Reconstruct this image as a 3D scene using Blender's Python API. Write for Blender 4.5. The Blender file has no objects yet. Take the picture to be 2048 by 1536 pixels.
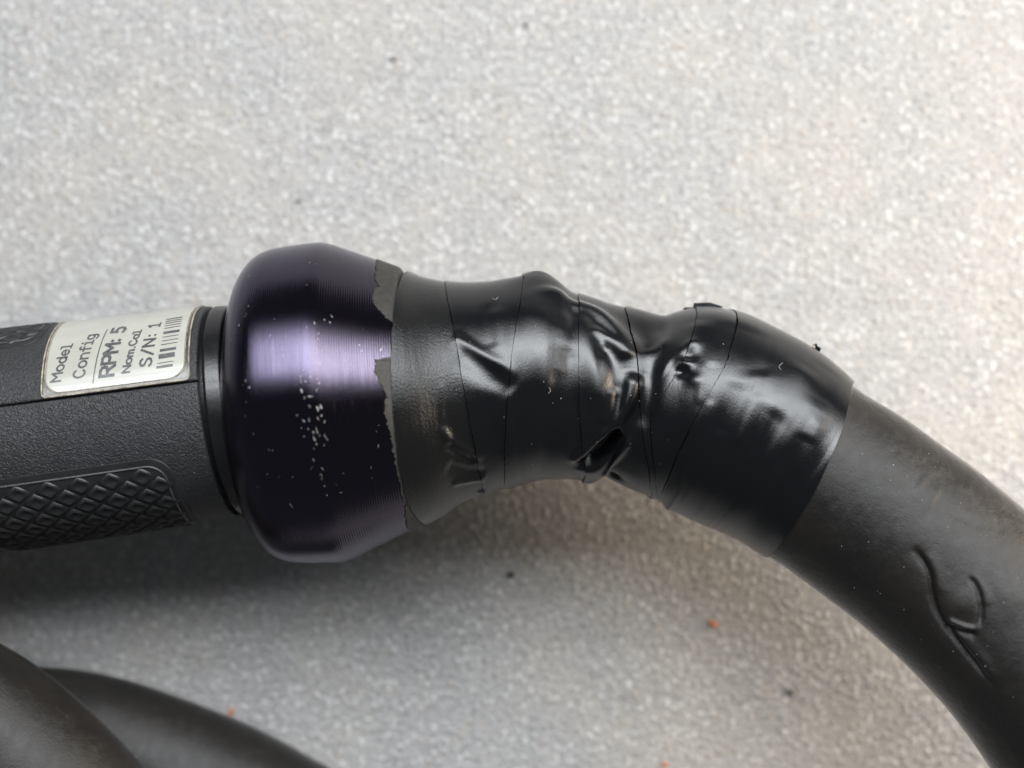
import bpy, bmesh, math, random
import numpy as np
from mathutils import Matrix, Vector

# ------------------------------------------------------------------ units
# Everything is laid out in "u" (1 u = 0.08 mm); the tool axis lies at u-height 0,
# the table top at u-height -HB.
U = 8e-5
HB = 400.0
DCAM = 2600.0            # camera height above the tool axis, in u
rng = np.random.default_rng(7)
random.seed(7)

def W(p):
    p = np.asarray(p, float)
    return np.stack([p[..., 0] * U, p[..., 1] * U, (p[..., 2] + HB) * U], -1)

# ------------------------------------------------------------------ camera
sc = bpy.context.scene
cam_d = bpy.data.cameras.new("camera")
cam = bpy.data.objects.new("camera", cam_d)
sc.collection.objects.link(cam)
sc.camera = cam
cam_d.sensor_width = 36.0
cam_d.lens = 36.0 * DCAM / 2048.0
cam_d.clip_start = 0.005
cam_d.clip_end = 20.0
cam.location = (0, 0, (DCAM + HB) * U)
cam.rotation_euler = (0, 0, 0)
cam_d.dof.use_dof = True
cam_d.dof.focus_distance = (DCAM - 150) * U
cam_d.dof.aperture_fstop = 8.0
cam_d.dof.aperture_blades = 0

# ------------------------------------------------------------------ world + lamps
world = bpy.data.worlds.new("World")
sc.world = world
world.use_nodes = True
bg = world.node_tree.nodes["Background"]
bg.inputs[0].default_value = (0.86, 0.93, 1.0, 1)
bg.inputs[1].default_value = 0.10

def area(name, loc, target, sx, sy, power, col, spread=180):
    l = bpy.data.lights.new(name, 'AREA')
    l.shape = 'RECTANGLE'; l.size = sx; l.size_y = sy
    l.energy = power; l.color = col
    l.spread = math.radians(spread)
    o = bpy.data.objects.new(name, l)
    sc.collection.objects.link(o)
    o.location = loc
    d = Vector(target) - Vector(loc)
    o.rotation_euler = d.to_track_quat('-Z', 'Y').to_euler()
    return o

# ceiling tubes behind the tool (towards the top of the picture)
for k, ang in enumerate((23.0, 31.5, 40.0, 48.5)):
    dist = 0.95
    a = math.radians(ang)
    area("ceiling_tube", (0.27, dist * math.sin(a), dist * math.cos(a)), (0.27, 0, 0.03),
         1.48, 0.105, (6.9, 7.1, 6.9, 2.8)[k], (0.93, 0.965, 1.0))
# warm bench lamp low and close on the right
area("warm_lamp", (0.31, 0.02, 0.11), (0.06, -0.02, 0.0), 0.10, 0.06, 1.15, (1.0, 0.83, 0.64))

sc.view_settings.view_transform = 'Standard'
sc.view_settings.look = 'None'
sc.view_settings.gamma = 1.0
sc.view_settings.exposure = 0.0
sc.view_settings.use_curve_mapping = False
sc.render.engine = 'CYCLES'
sc.cycles.use_denoising = True
sc.cycles.max_bounces = 8

# ------------------------------------------------------------------ node helpers
class NT:
    def __init__(self, name):
        m = bpy.data.materials.new(name); m.use_nodes = True
        self.m = m; self.t = m.node_tree; self.n = self.t.nodes
        self.b = self.n["Principled BSDF"]
    def link(self, a, b): self.t.links.new(a, b)
    def put(self, sock, v):
        if isinstance(v, bpy.types.NodeSocket): self.link(v, sock)
        elif v is not None: sock.default_value = v
    def coords(self, mode='obj', scale=(1, 1, 1)):
        """coordinates in u (object) or in uv units (u too)"""
        tc = self.n.new("ShaderNodeTexCoord")
        mp = self.n.new("ShaderNodeMapping")
        f = 1.0 / U if mode == 'obj' else 100.0
        self.link(tc.outputs["Object" if mode == 'obj' else "UV"], mp.inputs[0])
        mp.inputs["Scale"].default_value = tuple(f * s for s in scale)
        return mp.outputs[0]
    def noise(self, vec, feat, detail=3, rough=0.55, dist=0.0):
        x = self.n.new("ShaderNodeTexNoise")
        self.link(vec, x.inputs["Vector"])
        x.inputs["Scale"].default_value = 1.0 / feat
        x.inputs["Detail"].default_value = detail
        x.inputs["Roughness"].default_value = rough
        x.inputs["Distortion"].default_value = dist
        return x.outputs["Fac"]
    def voro(self, vec, feat, feature='F1', rnd=1.0):
        x = self.n.new("ShaderNodeTexVoronoi"); x.feature = feature
        self.link(vec, x.inputs["Vector"]); x.inputs["Scale"].default_value = 1.0 / feat
        x.inputs["Randomness"].default_value = rnd
        return x
    def ramp(self, fac, stops):
        x = self.n.new("ShaderNodeValToRGB")
        cr = x.color_ramp
        while len(cr.elements) < len(stops): cr.elements.new(0.5)
        for e, (p, c) in zip(cr.elements, stops):
            e.position = p
            e.color = (c, c, c, 1) if isinstance(c, (int, float)) else (*c, 1)
        self.link(fac, x.inputs[0])
        return x.outputs[0]
    def mix(self, fac, a, b):
        x = self.n.new("ShaderNodeMix"); x.data_type = 'RGBA'
        self.put(x.inputs[0], fac)
        self.put(x.inputs[6], a if isinstance(a, bpy.types.NodeSocket) else (*a, 1))
        self.put(x.inputs[7], b if isinstance(b, bpy.types.NodeSocket) else (*b, 1))
        return x.outputs[2]
    def math(self, op, a, b=0.0):
        x = self.n.new("ShaderNodeMath"); x.operation = op
        self.put(x.inputs[0], a); self.put(x.inputs[1], b)
        return x.outputs[0]
    def bump(self, h, dist_u, strength=1.0, normal=None):
        x = self.n.new("ShaderNodeBump")
        x.inputs["Strength"].default_value = strength
        x.inputs["Distance"].default_value = dist_u * U
        self.link(h, x.inputs["Height"])
        if normal is not None: self.link(normal, x.inputs["Normal"])
        return x.outputs[0]
    def set(self, **kw):
        names = dict(color="Base Color", rough="Roughness", metal="Metallic", spec="Specular IOR Level",
                     coat="Coat Weight", coatr="Coat Roughness", normal="Normal", aniso="Anisotropic",
                     ior="IOR", sheen="Sheen Weight", sheenr="Sheen Roughness", trans="Transmission Weight", tint="Specular Tint")
        for k, v in kw.items():
            s = self.b.inputs[names[k]]
            if isinstance(v, tuple) and len(v) == 3: v = (*v, 1)
            self.put(s, v)
        return self.m

def layered(t, col, rough, normal, ior=1.5):
    """diffuse base under a Beckmann gloss weighted by Fresnel"""
    out = t.n["Material Output"]
    d = t.n.new("ShaderNodeBsdfDiffuse"); t.put(d.inputs["Color"], col if isinstance(col, bpy.types.NodeSocket) else (*col, 1))
    g = t.n.new("ShaderNodeBsdfAnisotropic"); g.distribution = 'BECKMANN'
    g.inputs["Color"].default_value = (1, 1, 1, 1); t.put(g.inputs["Roughness"], rough)
    f = t.n.new("ShaderNodeFresnel"); f.inputs["IOR"].default_value = ior
    m = t.n.new("ShaderNodeMixShader")
    for n_ in (d, g, f): t.link(normal, n_.inputs["Normal"])
    t.link(f.outputs[0], m.inputs[0]); t.link(d.outputs[0], m.inputs[1]); t.link(g.outputs[0], m.inputs[2])
    t.link(m.outputs[0], out.inputs["Surface"])
    t.n.remove(t.b)
    return t.m

def metal(t, col, rough, normal):
    g = t.n.new("ShaderNodeBsdfAnisotropic"); g.distribution = 'BECKMANN'
    t.put(g.inputs["Color"], col); t.put(g.inputs["Roughness"], rough)
    c = t.n.new("ShaderNodeBsdfAnisotropic"); c.distribution = 'BECKMANN'
    c.inputs["Color"].default_value = (0.9, 0.9, 0.95, 1); t.put(c.inputs["Roughness"], rough)
    f = t.n.new("ShaderNodeFresnel"); f.inputs["IOR"].default_value = 1.40
    m = t.n.new("ShaderNodeMixShader")
    for n_ in (g, c, f): t.link(normal, n_.inputs["Normal"])
    t.link(f.outputs[0], m.inputs[0]); t.link(g.outputs[0], m.inputs[1]); t.link(c.outputs[0], m.inputs[2])
    t.link(m.outputs[0], t.n["Material Output"].inputs["Surface"])
    t.n.remove(t.b)
    return t.m

# ------------------------------------------------------------------ materials
def mat_board():
    t = NT("grey_speckled_board")
    v = t.coords('obj')
    n1 = t.noise(v, 12, 4, 0.66, 0.3)
    n0 = t.noise(v, 75, 3, 0.55)
    n2 = t.noise(v, 330, 3, 0.5)
    vo = t.voro(v, 15)
    fl = t.ramp(vo.outputs["Distance"], [(0.0, 1.0), (0.28, 0.8), (0.5, 0.0)])
    wn = t.n.new("ShaderNodeSeparateColor"); t.link(vo.outputs["Color"], wn.inputs[0])
    pick = t.ramp(wn.outputs[0], [(0.60, 0.0), (0.85, 1.0)])
    base = t.ramp(n1, [(0.30, (0.175, 0.174, 0.173)), (0.52, (0.315, 0.312, 0.308)), (0.70, (0.455, 0.450, 0.445))])
    base = t.mix(t.ramp(n0, [(0.35, 0.0), (0.65, 0.35)]), base, (0.395, 0.388, 0.38))
    warm = t.ramp(n2, [(0.42, 0.0), (0.68, 0.5)])
    base = t.mix(warm, base, t.mix(0.6, base, (0.42, 0.375, 0.32)))
    tintm = t.ramp(wn.outputs[1], [(0.86, 0.0), (0.95, 0.25)])
    base = t.mix(tintm, base, (0.42, 0.355, 0.28))
    base = t.mix(t.math('MULTIPLY', fl, t.math('MULTIPLY', pick, 0.65)), base, (0.70, 0.70, 0.695))  # pale flecks: the board's own speckle, plus its glitter painted in as colour
    h = t.math('ADD', t.math('MULTIPLY', n1, 1.2), t.math('MULTIPLY', fl, 0.6))
    nr = t.bump(h, 4.6, 0.85)
    return t.set(color=base, rough=0.38, spec=0.5, normal=nr)

def mat_plastic(name, col, rough, peb, dist, spec=0.5):
    t = NT(name)
    v = t.coords('obj')
    n = t.noise(v, peb, 2, 0.5, 1.2)
    n2 = t.noise(v, peb * 0.45, 2, 0.5, 0.6)
    h = t.math('ADD', n, t.math('MULTIPLY', n2, 0.45))
    big = t.noise(v, 140, 3)
    c = t.mix(t.ramp(big, [(0.4, 0.0), (0.7, 1.0)]), col, tuple(x * 1.35 for x in col))
    return t.set(color=c, rough=rough, spec=spec, normal=t.bump(h, dist, 1.0))

def mat_smooth_black(name, col=(0.012, 0.012, 0.013), rough=0.3):
    t = NT(name)
    v = t.coords('obj')
    return t.set(color=col, rough=t.ramp(t.noise(v, 40, 4), [(0.3, rough * 0.8), (0.7, rough * 1.3)]),
                 normal=t.bump(t.noise(v, 5, 2), 0.25, 1.0))

def mat_collar():
    t = NT("anodised_purple_metal")
    uv = t.coords('uv')
    sx = t.n.new("ShaderNodeSeparateXYZ"); t.link(uv, sx.inputs[0])
    s = sx.outputs[0]
    # lathe grooves: period about 5 u, broken up by long noise round the ring
    vv = t.coords('uv', (1, 0.012, 1))
    g = t.math('SINE', t.math('MULTIPLY', s, 2 * math.pi / 4.3))
    fine = t.noise(vv, 2.2, 2, 0.7)
    streak = t.noise(vv, 16, 3, 0.6)
    h = t.math('ADD', t.math('MULTIPLY', g, 0.30), t.math('MULTIPLY', fine, 0.8))
    v = t.coords('obj')
    blot = t.noise(v, 70, 4, 0.6)
    # front drum is bluer, rear cone redder
    zone = t.ramp(t.math('MULTIPLY', s, 0.001), [(0.196, 0.0), (0.206, 1.0)])
    col = t.mix(zone, (0.036, 0.027, 0.056), (0.039, 0.027, 0.046))
    col = t.mix(t.math('MULTIPLY', streak, 0.5), col, (0.062, 0.055, 0.082))
    col = t.mix(t.ramp(blot, [(0.5, 0.0), (0.75, 0.2)]), col, (0.035, 0.024, 0.04))
    r = t.ramp(blot, [(0.3, 0.24), (0.7, 0.28)])
    return metal(t, col, r, t.bump(h, 0.42, 0.8))

def mat_tape(name, col, rough, grain=4.0, gd=0.35, spec=0.5):
    t = NT(name)
    v = t.coords('obj')
    uv = t.coords('uv')
    n = t.noise(v, grain, 2, 0.6)
    tx = t.coords('uv', (1, 0.12, 1))
    ripple = t.noise(tx, 9, 2, 0.5)
    big = t.noise(v, 90, 3, 0.6)
    r = t.ramp(big, [(0.3, rough * 0.88), (0.7, rough * 1.15)])
    h = t.math('ADD', n, t.math('MULTIPLY', ripple, 0.8))
    nr = t.bump(h, gd, 1.0)
    # dusty smear
    sm = t.noise(v, 30, 5, 0.7)
    c = t.mix(t.ramp(sm, [(0.62, 0.0), (0.8, 0.25)]), col, tuple(x * 2.2 + 0.004 for x in col))
    return layered(t, c, r, nr, 1.35 + 0.3 * spec)

def mat_hose():
    t = NT("worn_dark_rubber")
    v = t.coords('obj')
    big = t.noise(v, 150, 4, 0.6)
    mid = t.noise(v, 26, 5, 0.65)
    fine = t.noise(v, 4.5, 3, 0.6)
    c = t.mix(t.ramp(big, [(0.35, 0.0), (0.68, 1.0)]), (0.0122, 0.0115, 0.0109), (0.0180, 0.0157, 0.0138))
    c = t.mix(t.ramp(mid, [(0.55, 0.0), (0.8, 0.5)]), c, (0.027, 0.0245, 0.0225))
    sc_ = t.voro(v, 9)
    c = t.mix(t.ramp(sc_.outputs["Distance"], [(0.03, 0.35), (0.09, 0.0)]), c, (0.14, 0.13, 0.12))
    r = t.ramp(mid, [(0.3, 0.48), (0.7, 0.60)])
    h = t.math('ADD', t.math('MULTIPLY', mid, 1.2), t.math('MULTIPLY', fine, 0.5))
    return layered(t, c, r, t.bump(h, 1.0, 1.0), 1.40)

def mat_simple(name, col, rough=0.5, metal=0.0, feat=30, var=0.25, bumpd=0.3, bf=5, coat=0.0, spec=0.5):
    t = NT(name)
    v = t.coords('obj')
    n = t.noise(v, feat, 4, 0.6)
    c = t.mix(t.ramp(n, [(0.35, 0.0), (0.65, 1.0)]), tuple(x * (1 - var) for x in col), tuple(min(1, x * (1 + var)) for x in col))
    return t.set(color=c, rough=rough, metal=metal, coat=coat, coatr=0.14, spec=spec,
                 normal=t.bump(t.noise(v, bf, 2), bumpd, 1.0))

M = dict(
    board=mat_board(),
    shell=mat_plastic("pebbled_black_plastic", (0.020, 0.020, 0.0215), 0.42, 6.0, 2.6, 0.45),
    pad=mat_simple("grip_rubber", (0.016, 0.016, 0.017), 0.42, feat=40, bumpd=0.4),
    padfloor=mat_simple("grip_rubber_floor", (0.013, 0.013, 0.014), 0.55, feat=40, bumpd=0.4),
    rim=mat_simple("grip_rim_plastic", (0.045, 0.047, 0.05), 0.35, feat=40, bumpd=0.2),
    ring=mat_smooth_black("neck_ring_plastic", (0.008, 0.008, 0.009), rough=0.27),
    collar=mat_collar(),
    chip=mat_simple("bare_metal_chip", (0.42, 0.42, 0.43), 0.42, 0.8, feat=6, var=0.3, bumpd=0.8, bf=3),
    residue=mat_simple("tape_glue_residue", (0.021, 0.0195, 0.017), 0.6, feat=14, var=0.3, bumpd=0.9, bf=3),
    tape=mat_tape("black_pvc_tape", (0.0034, 0.0037, 0.0045), 0.345, gd=0.28, spec=0.8),
    tape_matt=mat_tape("scuffed_black_pvc_tape", (0.006, 0.0061, 0.0061), 0.37, 4.5, 0.6, spec=0.45),
    hose=mat_hose(),
    loop=mat_hose(),
    label=mat_simple("white_label_paper", (0.38, 0.372, 0.325), 0.5, feat=60, var=0.06, bumpd=0.05, coat=1.0),
    holder=mat_simple("clear_label_film_over_black", (0.075, 0.066, 0.055), 0.25, feat=25, var=0.4, bumpd=0.3, coat=0.5),
    filmedge=mat_simple("yellowed_film_edge", (0.30, 0.26, 0.20), 0.3, feat=14, var=0.5, bumpd=0.4),
    ink=mat_simple("label_ink", (0.075, 0.075, 0.078), 0.45, feat=10, var=0.35, bumpd=0.0, coat=0.6),
    dust=mat_simple("pale_dust", (0.30, 0.29, 0.27), 0.8, feat=6, bumpd=0.0),
    crumb=mat_simple("dark_crumb", (0.02, 0.018, 0.017), 0.7, feat=6),
    greycrumb=mat_simple("grey_crumb", (0.19, 0.185, 0.18), 0.7, feat=6),
    orange=mat_simple("orange_shaving", (0.55, 0.17, 0.06), 0.5, feat=6),
    brass=mat_simple("tarnished_brass", (0.20, 0.15, 0.07), 0.4, 0.8, feat=8),
)

# ------------------------------------------------------------------ object helpers
def link(name, me, mat=None, parent=None):
    o = bpy.data.objects.new(name, me)
    sc.collection.objects.link(o)
    if mat is not None and not me.materials: me.materials.append(mat)
    if parent is not None:
        o.parent = parent
        o.matrix_parent_inverse = base_inv(parent)
    return o

def base_inv(p):
    return Matrix.Translation(-p.location) if p.type == 'EMPTY' else Matrix.Identity(4)

def mesh(name, V, F, smooth=True, uv=None):
    me = bpy.data.meshes.new(name)
    V = np.asarray(V, float); F = np.asarray(F, int)
    me.vertices.add(len(V)); me.vertices.foreach_set("co", V.ravel())
    n, k = F.shape
    me.loops.add(n * k); me.loops.foreach_set("vertex_index", F.ravel())
    me.polygons.add(n)
    me.polygons.foreach_set("loop_start", np.arange(0, n * k, k))
    if uv is not None:
        l = me.uv_layers.new(name="UVMap")
        l.data.foreach_set("uv", np.asarray(uv, float)[F.ravel()].ravel())
    me.update(calc_edges=True)
    me.validate()
    me.polygons.foreach_set("use_smooth", np.full(len(me.polygons), smooth))
    return me

def grid_faces(n, m, close=False, base=0):
    i = np.arange(n - 1)[:, None]; j = np.arange(m if close else m - 1)[None, :]
    j2 = (j + 1) % m
    return np.stack([i * m + j, (i + 1) * m + j, (i + 1) * m + j2, i * m + j2], -1).reshape(-1, 4) + base

def tag(o, label, cat, group=None):
    o["label"] = label; o["category"] = cat
    if group: o["group"] = group

def gauss_smooth(a, sig):
    if sig <= 0: return a
    k = int(3 * sig) + 1
    x = np.arange(-k, k + 1); w = np.exp(-x * x / (2 * sig * sig)); w /= w.sum()
    a2 = np.atleast_2d(a.T).T
    out = np.empty_like(a2, dtype=float)
    for c in range(a2.shape[1]):
        col = a2[:, c]
        l = 2 * col[0] - col[1:k + 1][::-1]; r = 2 * col[-1] - col[-k - 1:-1][::-1]
        out[:, c] = np.convolve(np.concatenate([l, col, r]), w, 'valid')
    return out if a.ndim > 1 else out[:, 0]

def catmull(P, n=60):
    P = np.asarray(P, float)
    Q = np.vstack([2 * P[0] - P[1], P, 2 * P[-1] - P[-2]])
    out = []
    for i in range(1, len(Q) - 2):
        t = np.linspace(0, 1, n, endpoint=False)[:, None]
        a, b, c, d = Q[i - 1], Q[i], Q[i + 1], Q[i + 2]
        out.append(0.5 * ((2 * b) + (c - a) * t + (2 * a - 5 * b + 4 * c - d) * t ** 2 + (3 * b - a - 3 * c + d) * t ** 3))
    out.append(P[-1:])
    return np.vstack(out)

class Tube:
    """swept surface: path (u) + radius(s, theta); theta 0 faces up, +90 deg towards +Y."""
    def __init__(self, pts, rad, smooth=14):
        # pts: x,y seen from above at axis height, z ; rad: columns interpolated along the path
        pts = np.asarray(pts, float); rad = np.asarray(rad, float)
        if rad.ndim == 1: rad = rad[:, None]
        k = (DCAM - pts[:, 2]) / DCAM
        P = np.stack([(pts[:, 0] - 1024) * k, (768 - pts[:, 1]) * k, pts[:, 2]], -1)
        D = catmull(np.hstack([P, rad * k[:, None]]))
        L = np.concatenate([[0], np.cumsum(np.linalg.norm(np.diff(D[:, :3], axis=0), axis=1))])
        self.s = np.arange(0, L[-1], 1.0)
        A = np.stack([np.interp(self.s, L, D[:, c]) for c in range(D.shape[1])], -1)
        A = gauss_smooth(A, smooth)
        self.P = A[:, :3]; self.rad = A[:, 3:]
        T = np.gradient(self.P, axis=0); T = gauss_smooth(T, 4); T /= np.linalg.norm(T, axis=1)[:, None]
        self.T = T
        Z = np.array([0, 0, 1.0])
        Un = Z - T * (T @ Z)[:, None]; Un /= np.linalg.norm(Un, axis=1)[:, None]
        self.Un = Un; self.Vn = np.cross(Un, T)
        self.disp = None
    def at(self, arr, s):
        s = np.asarray(s, float)
        return np.stack([np.interp(s, self.s, arr[:, c]) for c in range(arr.shape[1])], -1)
    def R0(self, s, th):
        r = self.at(self.rad, s)
        if r.shape[-1] == 1: return r[..., 0]
        a = 0.5 * (1 + np.sin(th)); 
        return r[..., 0] * a + r[..., 1] * (1 - a)
    def pos(self, s, th, off=0.0):
        s, th = np.broadcast_arrays(np.asarray(s, float), np.asarray(th, float))
        r = self.R0(s, th) + off
        if self.disp is not None: r = r + self.disp(s, th)
        return self.at(self.P, s) + r[..., None] * (np.cos(th)[..., None] * self.at(self.Un, s) + np.sin(th)[..., None] * self.at(self.Vn, s))
    def frame(self, s, th):
        e = 0.5
        p = self.pos(s, th); a = self.pos(s + e, th) - self.pos(s - e, th)
        b = self.pos(s, th + 0.004) - self.pos(s, th - 0.004)
        a /= np.linalg.norm(a); n = np.cross(a, b); n /= np.linalg.norm(n)
        return p, a, np.cross(n, a), n
    def inv(self, px, py):
        """surface coordinates of the point seen at photo position px,py"""
        X, Y = px - 1024.0, 768.0 - py
        z = 200.0
        for _ in range(40):
            k = (DCAM - z) / DCAM
            p = np.array([X * k, Y * k])
            i = int(np.argmin(np.sum((self.P[:, :2] - p) ** 2, axis=1)))
            # refine s so that the point lies in the section plane
            C = self.P[i]; T = self.T[i]
            q = np.array([p[0], p[1], z]) - C
            s = np.clip(self.s[i] + q @ T, self.s[0], self.s[-1])
            C = self.at(self.P, s); V_ = self.at(self.Vn, s); Un = self.at(self.Un, s)
            v = (np.array([p[0], p[1], z]) - C) @ V_
            th0 = math.asin(max(-0.9998, min(0.9998, v / 200.0)))
            R = float(self.R0(s, np.array(th0)))
            th = math.asin(max(-0.9985, min(0.9985, v / R)))
            zn = C[2] + R * math.cos(th) * Un[2] + R * math.sin(th) * V_[2]
            z = 0.6 * z + 0.4 * zn
        return float(s), float(th)
    def sheet(self, s0, s1, n, m, off=0.0, th0=-math.pi, th1=math.pi, name="s"):
        close = abs((th1 - th0) - 2 * math.pi) < 1e-6
        s = np.linspace(s0, s1, n)[:, None]
        th = np.linspace(th0, th1, m, endpoint=not close)[None, :]
        S, TH = np.broadcast_arrays(s, th)
        P = self.pos(S, TH, off)
        uv = np.stack([S / 100.0, TH * 200 / 100.0], -1).reshape(-1, 2)
        return mesh(name, W(P).reshape(-1, 3), grid_faces(n, m, close), True, uv)

def surf_tube_mesh(name, tube, pts, rad, off=0.0, n=10, close=False, w=1.0):
    """thin round bead following surface coordinates"""
    pts = np.asarray(pts, float)
    C = tube.pos(pts[:, 0], pts[:, 1], off)
    return bead(name, C, rad, n, close)

def bead(name, C, rad, n=8, close=False):
    C = np.asarray(C, float)
    if close: T = np.roll(C, -1, 0) - np.roll(C, 1, 0)
    else: T = np.gradient(C, axis=0)
    T /= np.linalg.norm(T, axis=1)[:, None] + 1e-9
    ref = np.array([0.13, 0.21, 0.97])
    a = np.cross(T, ref); a /= np.linalg.norm(a, axis=1)[:, None] + 1e-9
    b = np.cross(T, a)
    rad = np.broadcast_to(np.asarray(rad, float), (len(C),))
    an = np.linspace(0, 2 * math.pi, n, endpoint=False)
    P = C[:, None, :] + rad[:, None, None] * (np.cos(an)[None, :, None] * a[:, None, :] + np.sin(an)[None, :, None] * b[:, None, :])
    if close: P = np.concatenate([P, P[:1]], 0)
    return mesh(name, W(P).reshape(-1, 3), grid_faces(len(P), n, True), True)

# value noise on a surface (s, theta)
class VNoise:
    def __init__(self, fs, ft, seed):
        r = np.random.default_rng(seed)
        self.g = r.uniform(-1, 1, (256, ft)); self.fs = fs; self.ft = ft
    def __call__(self, s, th):
        x = s / self.fs; y = (th / (2 * math.pi)) % 1.0 * self.ft
        x0 = np.floor(x).astype(int); y0 = np.floor(y).astype(int)
        fx = x - x0; fy = y - y0
        fx = fx * fx * (3 - 2 * fx); fy = fy * fy * (3 - 2 * fy)
        g = lambda i, j: self.g[i % 256, j % self.ft]
        return (g(x0, y0) * (1 - fx) * (1 - fy) + g(x0 + 1, y0) * fx * (1 - fy) + g(x0, y0 + 1) * (1 - fx) * fy + g(x0 + 1, y0 + 1) * fx * fy)

def features(tube, feats, Rm=200.0):
    """feats: (photo polyline, sigma, amplitude). Returns displacement(s, theta)."""
    segs = []
    for pts, sig, amp in feats:
        q = np.array([tube.inv(*p) for p in pts]); q[:, 1] *= Rm
        if len(q) > 2: q = catmull(q, 8)
        segs.append((q, sig, amp))
    def f(s, th):
        t = ((th + math.pi) % (2 * math.pi) - math.pi) * Rm
        out = np.zeros(np.shape(s))
        for q, sig, amp in segs:
            lo = q.min(0) - 4 * sig; hi = q.max(0) + 4 * sig
            msk = (s > lo[0]) & (s < hi[0]) & (t > lo[1]) & (t < hi[1])
            if not msk.any(): continue
            ps = np.stack([s[msk], t[msk]], -1)
            best = np.full(len(ps), 1e9)
            if len(q) == 1:
                best = np.sum((ps - q[0]) ** 2, 1); env = np.ones(len(ps))
            else:
                env = np.ones(len(ps)); n = len(q) - 1
                for k in range(n):
                    a, b = q[k], q[k + 1]; d = b - a; L = d @ d + 1e-9
                    u = np.clip(((ps - a) @ d) / L, 0, 1)
                    dd = np.sum((ps - a - u[:, None] * d) ** 2, 1)
                    better = dd < best
                    best = np.where(better, dd, best)
                    g = (k + u) / n
                    w_ = np.clip(np.minimum(g, 1 - g) * 5.0, 0, 1); env = np.where(better, w_ * w_ * (3 - 2 * w_), env)
            out[msk] += amp * env * np.exp(-best / (2 * sig * sig))
        return out
    return f

# ------------------------------------------------------------------ the table board
def build_board():
    bm = bmesh.new()
    bmesh.ops.create_cube(bm, size=1.0, matrix=Matrix.Translation((0, 0, -0.009)) @ Matrix.Diagonal((1.3, 1.0, 0.018, 1)))
    bmesh.ops.bevel(bm, geom=bm.edges[:], offset=0.002, segments=2, affect='EDGES')
    me = bpy.data.meshes.new("tabletop"); bm.to_mesh(me); bm.free()
    o = link("tabletop", me, M['board'])
    o["kind"] = "structure"
    o["label"] = "light grey speckled tabletop under the tool"
    return o
build_board()

# ------------------------------------------------------------------ paths
# collar -> tape -> hose : one continuous path seen from above (x, y, height) and radii (upper side, lower side)
ctrl = [
    # x, y, z, r_up, r_low
    (430, 820.5, 0, 254, 254), (560, 811.5, 0, 254, 254), (671, 803.5, 0, 317, 317), (755, 797.3, 0, 284, 284),
    (834, 790.5, 0, 253, 253), (897, 782.5, 0, 223, 223), (964, 776, 0, 209, 208), (1025, 771, 0, 213, 198),
    (1075, 770, 0, 214, 190), (1125, 775, 0, 190, 186), (1190, 781, 0, 178, 177), (1241, 786, 1, 169, 166),
    (1301, 801, 3, 173, 182), (1385, 815, 6, 207, 206), (1450, 841, 9, 207, 207), (1532, 882, 15, 203, 203),
    (1620, 944, 25, 190, 190), (1684, 984, 34, 192, 192), (1771, 1046, 50, 193, 193), (1853, 1108, 70, 194, 194),
    (1944, 1188, 95, 196, 196), (2030, 1274, 120, 198, 198), (2117, 1382, 145, 200, 200), (2200, 1510, 165, 201, 201),
    (2270, 1660, 170, 201, 201), (2310, 1830, 150, 200, 200),
]
c = np.array(ctrl)
main = Tube(c[:, :3], c[:, 3:], 9)
s_ridge = main.inv(671, 803.5)[0]
def s_at(x, y):          # path length nearest to an axis position
    i = int(np.argmin((main.P[:, 0] - (x - 1024)) ** 2 + (main.P[:, 1] - (768 - y)) ** 2)); return main.s[i]
s_ridge = s_at(671, 803.5)

# handle axis
hx = np.array([[-420, 938.0, 0], [-200, 908.7, 0], [0, 882, 0], [227, 851.7, 0], [454, 821.5, 0], [520, 812.7, 0]])
hr = np.array([224, 221, 218.5, 215, 211.5, 211])
handle = Tube(hx, hr, 4)
hs_end = handle.s[int(np.argmin((handle.P[:, 0] - (452 - 1024)) ** 2))]

# ------------------------------------------------------------------ the tool (one thing)
tool = bpy.data.objects.new("hand_tool", None)
sc.collection.objects.link(tool)
tool.location = ((671 - 1024) * U, (768 - 803.5) * U, 0)
tool.empty_display_size = 0.02
tag(tool, "black hand tool with purple metal collar and tape wrapped cable on speckled tabletop", "hand tool")

# ---- handle shells: two halves meeting at a seam
TH_SEAM = handle.inv(200, 786)[1]
def shell(name, th0, th1):
    n, m = 260, 260
    s = np.concatenate([np.linspace(0, hs_end - 6, n), hs_end - 6 + np.array([2, 4, 5, 5.6, 6, 6, 6])])
    dr_s = np.concatenate([np.zeros(n), [-0.3, -1.0, -2.0, -3.2, -5, -12, -22]])
    e = 6.0 / 215
    th = np.concatenate([[th0, th0, th0 + e * .15, th0 + e * .5], np.linspace(th0 + e, th1 - e, m), [th1 - e * .5, th1 - e * .15, th1, th1]])
    dr_t = np.concatenate([[-12, -3.4, -1.2, -0.3], np.zeros(m), [-0.3, -1.2, -3.4, -12]])
    S, TH = np.meshgrid(s, th, indexing='ij')
    P = handle.pos(S, TH, dr_s[:, None] + dr_t[None, :])
    me = mesh(name, W(P).reshape(-1, 3), grid_faces(len(s), len(th)), True)
    return link(name, me, M['shell'], tool)
g = 1.3 / 215
sh_low = shell("lower_shell", TH_SEAM - math.pi, TH_SEAM - g)
sh_up = shell("upper_shell", TH_SEAM + g, TH_SEAM + math.pi)

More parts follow.
